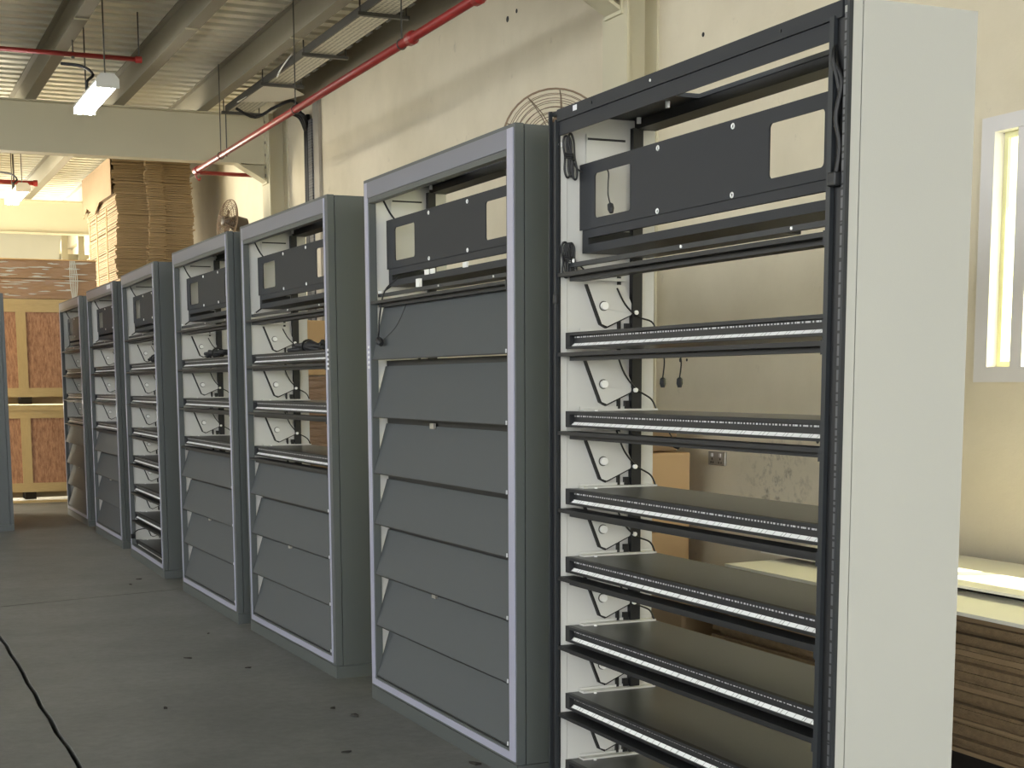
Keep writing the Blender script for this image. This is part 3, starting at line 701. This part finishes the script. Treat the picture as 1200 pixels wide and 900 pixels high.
# dark bundles left lying on the top shelves of cabinets three and four, knob in cabinet five
def bundle(cab_pos, rot, x, y, z, label, ln):
    o = empty('cable_bundle', cab_pos, R(rot)); tag(o, label, 'cable')
    random.seed(int(y*100)); m_ = MB()
    for i in range(6):
        pts = [(x+random.uniform(-.03, .03), y-ln/2+ln*j/4, z+.016+random.uniform(0, .035)) for j in range(5)]
        m_.tube(pts, .011, 6, 4)
    m_.build('strand', M['rubber'], o, True)
    MB().tube([(x+.035*math.cos(a), y+.02, z+.034+.03*math.sin(a)) for a in [k*math.pi/4 for k in range(8)]], .006, 5, 2, closed=True).build('tie', M['black'], o)
bundle((1.915, 6.304, 0), .8, .20, .95, LIP[1]+.06, 'black cable bundle on the top shelf of the third cabinet', .55)
bundle((1.879, 7.996, 0), .1, .17, 1.02, LIP[1]+.06, 'black cable bundle on the top shelf of the fourth cabinet', .5)
bundle((1.881, 10.111, 0), -1.18, .17, 1.05, LIP[1]+.06, 'black cable bundle on the top shelf of the all open framed cabinet', .4)
MB().cyl((-.008, 1.40, .16), (.02, 1.40, .16), .018, 12).tube([(.01, 1.40, .175), (.04, 1.36, .21), (.1, 1.25, .225), (.12, 1.1, .20)], .004, 6, 4).build('knob', M['rubber'], c5)

# ================================================================== STACKS AND BOXES
# wooden crates at the end of the aisle
def crate(z0, z1, label):
    c = empty('wooden_crate', (0, 17.5, z0)); tag(c, label, 'crate', 'stacked wooden crates')
    h = z1-z0; x0, x1, dp = .55, 3.05, .46
    for a, b_ in ((x0+.02, 1.79), (1.79, x1-.02)): B(a, b_, .022, .034, .09, h-.14).build('panel', M['osb'], c)
    B(x0+.02, x1-.02, .04, dp, .03, h-.02).build('core', M['osb'], c)
    B(x0, x1, 0, .022, .0, .10).build('bottom_board', M['pine'], c)
    B(x0, x1, 0, .022, h-.14, h-.055).build('top_board', M['pine'], c)
    B(x0-.02, x1+.02, -.012, dp, h-.055, h).build('lid_board', M['pine'], c)
    for x in (1.735, .60, 2.95): B(x, x+.105, .0, .022, .10, h-.14).build('upright_batten', M['pine_v'], c)
    for x in (.6, 1.75, 2.85): B(x, x+.12, .02, dp, -.08, 0).build('skid', M['void'], c)
    B(x0, x1, .3, .34, -.08, 0).build('skid_board', M['pine'], c)
    return c
crate(.11, 1.07, 'lower of two stacked wooden crates at the end of the aisle')
crate(1.165, 2.235, 'upper wooden crate carrying the shrink wrapped pallet load')
tag(B(.4, 3.1, 17.35, 17.43, 0, .022).build('timber_strip', M['pine']), 'pale timber strip on the floor in front of the crates', 'timber')
# wrapped load on the crates
wp = empty('wrapped_load', (0, 17.5, 2.24)); tag(wp, 'brown cartons in shiny stretch wrap on top of the crates', 'carton load')
for z0, z1 in ((.0, .215), (.22, .42)): B(.6, 2.62, .0, .45, z0, z1, bev=.008).build('wrapped_carton', M['wrap'], wp)
MB().box(.58, 2.63, -.01, .46, .42, .432).build('top_sheet', M['card_light'], wp)
random.seed(11)
for i in range(40):
    x = 1.5+random.random()*.85; z = random.uniform(.03, .4); l = random.uniform(.06, .26)
    dz = random.uniform(-.006, .006); MB().tube([(x, -.001, z), (x+l*.3, -.003, z+dz*.5), (x+l*.7, -.003, z+dz), (x+l, -.001, z+dz)], [.001, .006, .007, .001], 6).build('wrap_crease_glint', M['film'], wp)  # pale streaks put in as highlights along the wrap creases
for i in range(5): MB().tube([(2.34+i*.012, -.004, .42), (2.33+i*.02, -.016, .2), (2.35+i*.01, -.006, 0)], .005, 5, 4).build('wrap_crease_glint', M['film'], wp)

# tall stack of flattened cartons
def carton_bundle(x0, x1, y0, y1, z0, n, t_, seed):
    random.seed(seed); m_ = MB()
    for i in range(n):
        z = z0+i*t_; j = random.uniform(-.02, .02); k = random.uniform(-.016, .016); q = .05+random.uniform(-.010, .010)
        a = x0+(x1-x0)*.40; b_ = x0+(x1-x0)*.62
        pts = [(x0+k, y0+j), (a+k, y0+j), (a+k+.01, y0+j-q), (b_+k, y0+j-q), (b_+k+.01, y0+j+.008), (x1+k, y0+j+.006), (x1+k, y1), (x0+k, y1)]
        m_.prism(pts, 2, z, z+t_*.72)
    return m_
ST = ('tall stack of flattened brown cartons standing behind the wrapped load')
z = 2.0; bi = 0
random.seed(5)
base = B(2.95, 3.82, 18.02, 20.2, 0, 2.0).build('carton_block', M['card_edge']); tag(base, 'lower hidden block of brown cartons under the tall carton stack', 'carton stack')
nb = 14
for bi in range(nb):
    n = 7; t_ = .0191; dx = .02*math.sin(bi*.9)
    o = carton_bundle(2.94+dx, 3.83+dx*.6, 18.0, 20.22, 2.0+bi*.134, n, t_, 40+bi).build('carton_bundle', M['card_layers'])
    tag(o, ('topmost bundle of the tall brown carton stack under the girder' if bi == nb-1 else 'flattened carton bundle within the tall brown stack under the girder'), 'carton bundle', 'bundles of the tall carton stack')
ds = MB(); ds.prism([(18.0, 3.46), (18.0, 3.885), (20.25, 3.885), (20.25, 3.40), (19.9, 3.50), (19.3, 3.36), (18.9, 3.47)], 0, 2.895, 2.903)
tag(ds.build('draped_cardboard', M['card']), 'creased cardboard sheet hanging over the end of the tall stack', 'cardboard sheet')
for y, lab in ((18.35, 'pale vertical strap nearest the corner of the tall carton stack'), (19.1, 'middle pale strap down the end of the tall carton stack'), (19.7, 'farthest pale strap down the end of the tall carton stack')):
    tag(MB().tube([(2.895, y, 0), (2.89, y, 2.0), (2.885, y, 2.8), (2.888, y, 3.34)], .009, 6).build('strapping', M['string']), lab, 'strap', 'straps of the tall carton stack')

# flattened boards behind the nearest cabinet
random.seed(21)
pl = empty('pallet', (0, 0, 0)); tag(pl, 'dark pallet under the flat board pile by the wall', 'pallet')
for x in (3.35, 3.7, 4.02): B(x, x+.1, 2.3, 5.35, 0, .085).build('bearer', M['void'], pl)
for k in range(8): B(3.3, 4.15, 2.35+k*.40, 2.45+k*.40, .086, .10).build('deck_board', M['void'], pl)
z = .105; i = 0
while z < .545:
    t_ = random.choice((.010, .014, .018, .024))
    fx = 3.235+random.uniform(-.012, .02)+(.03 if z > .4 else 0); fy = 5.2+random.uniform(-.10, .30)
    b_ = B(fx, 4.12+random.uniform(-.02, .03), 2.2+random.uniform(-.1, .1), fy, z, z+t_)
    o = b_.build('flat_carton', M['card_edge'] if i % 6 else M['card'])
    tag(o, 'flat cardboard sheet in the low pile behind the nearest cabinet', 'cardboard', 'flat cardboard pile by the wall')
    z += t_+.0015; i += 1
ztop = z
def sheet(name, pts, z0, z1, m, label):
    return tag(MB().prism(pts, 2, z0, z1).build(name, m), label, 'board', 'white boards on the cardboard pile')
sheet('white_board', [(3.24, 2.2), (4.12, 2.25), (4.13, 5.35), (3.26, 5.25)], ztop, ztop+.012, M['board_white'], 'lower white faced board on the flat cardboard pile')
B_dark = B(3.60, 3.72, 2.25, 4.85, ztop+.0125, ztop+.034); tag(B_dark.build('dark_rail', M['black']), 'thin black rail lying on the white boards by the window', 'rail')
sheet('white_board', [(3.55, 2.2), (4.15, 2.25), (4.13, 5.5), (3.50, 5.35)], ztop+.035, ztop+.045, M['board_white'], 'upper white board on the cardboard pile, nearest the window wall')
# crumpled film at the pile's end
random.seed(8)
cf = MB(); bm = cf.bm; bmesh.ops.create_icosphere(bm, subdivisions=3, radius=.10)
for v in bm.verts:
    v.co *= 1+random.uniform(-.28, .28); v.co.z *= .35
o = cf.build('crumpled_film', M['film']); o.location = (3.42, 5.72, .44); tag(o, 'crumpled clear plastic film at the end of the cardboard pile', 'plastic film')
tag(B(3.25, 3.95, 5.58, 6.1, 0, .40, bev=.005).build('low_carton', M['card']), 'low brown carton under the crumpled plastic film', 'carton')

# cartons against the wall by the column
def carton(x0, x1, y0, y1, z0, z1, label, grp=None, m='card_light'):
    c = empty('carton', ((x0+x1)/2, (y0+y1)/2, z0)); tag(c, label, 'carton', grp)
    a, b_, h = (x1-x0)/2, (y1-y0)/2, z1-z0
    B(-a, a, -b_, b_, 0, h, bev=.006).build('body', M[m], c)
    B(-a-.001, a+.001, -.03, .03, h-.1, h+.001).build('tape', M['film'], c)
    B(-a+.006, a-.006, -.003, .003, h, h+.002).build('lid_seam', M['card_edge'], c)
    return c
carton(3.72, 4.08, 6.93, 7.40, 0, .51, 'lower tan carton against the wall below the socket side', 'tan cartons by the column')
carton(3.72, 4.08, 6.93, 7.40, .515, .93, 'upper tan carton against the wall beside the steel column', 'tan cartons by the column')
carton(3.78, 4.05, 7.02, 7.35, .935, 1.06, 'small brown carton on top of the tan cartons', None, 'card')
# wrapped pile seen through cabinet three
for k, (z0, z1, m, lab) in enumerate(((0, .62, 'card', 'bottom brown carton of the pile seen through the third cabinet'), (.63, 1.02, 'wrap', 'second carton, in stretch wrap, of the pile seen through the third cabinet'), (1.03, 1.36, 'wrap', 'third carton, in shiny wrap, of the pile seen through the third cabinet'), (1.37, 1.82, 'card_light', 'top tan carton of the pile seen through the third cabinet'))):
    carton(3.45, 4.05, 12.2, 13.35, z0, z1, lab, 'carton pile behind the row', m)

# floor litter
random.seed(31)
for (x, y, s) in ((2.0, 8.45, .03), (1.66, 7.75, .02), (1.42, 7.08, .045), (1.62, 6.72, .03), (1.72, 5.72, .04), (1.76, 5.55, .045), (1.55, 5.0, .035), (1.1, 6.0, .03), (1.72, 10.15, .04), (1.62, 9.9, .03), (1.9, 4.65, .05)):
    m_ = MB(); n = 7; ang = random.random()*6
    s *= .62
    pts = [(s*(1 if k % 2 else .55)*math.cos(ang+k*6.283/n)*1.0, s*.5*(1 if k % 2 else .6)*math.sin(ang+k*6.283/n)) for k in range(n)]
    m_.prism(pts, 2, .001, .004+random.random()*.004)
    o = m_.build('dry_leaf', M['leaf']); o.location = (x, y, .001); o.rotation_euler = (random.uniform(-.05, .05), random.uniform(-.05, .05), random.random()*6)
    tag(o, 'small dark dry leaf scrap on the concrete aisle', 'leaf', 'leaf scraps on the floor')
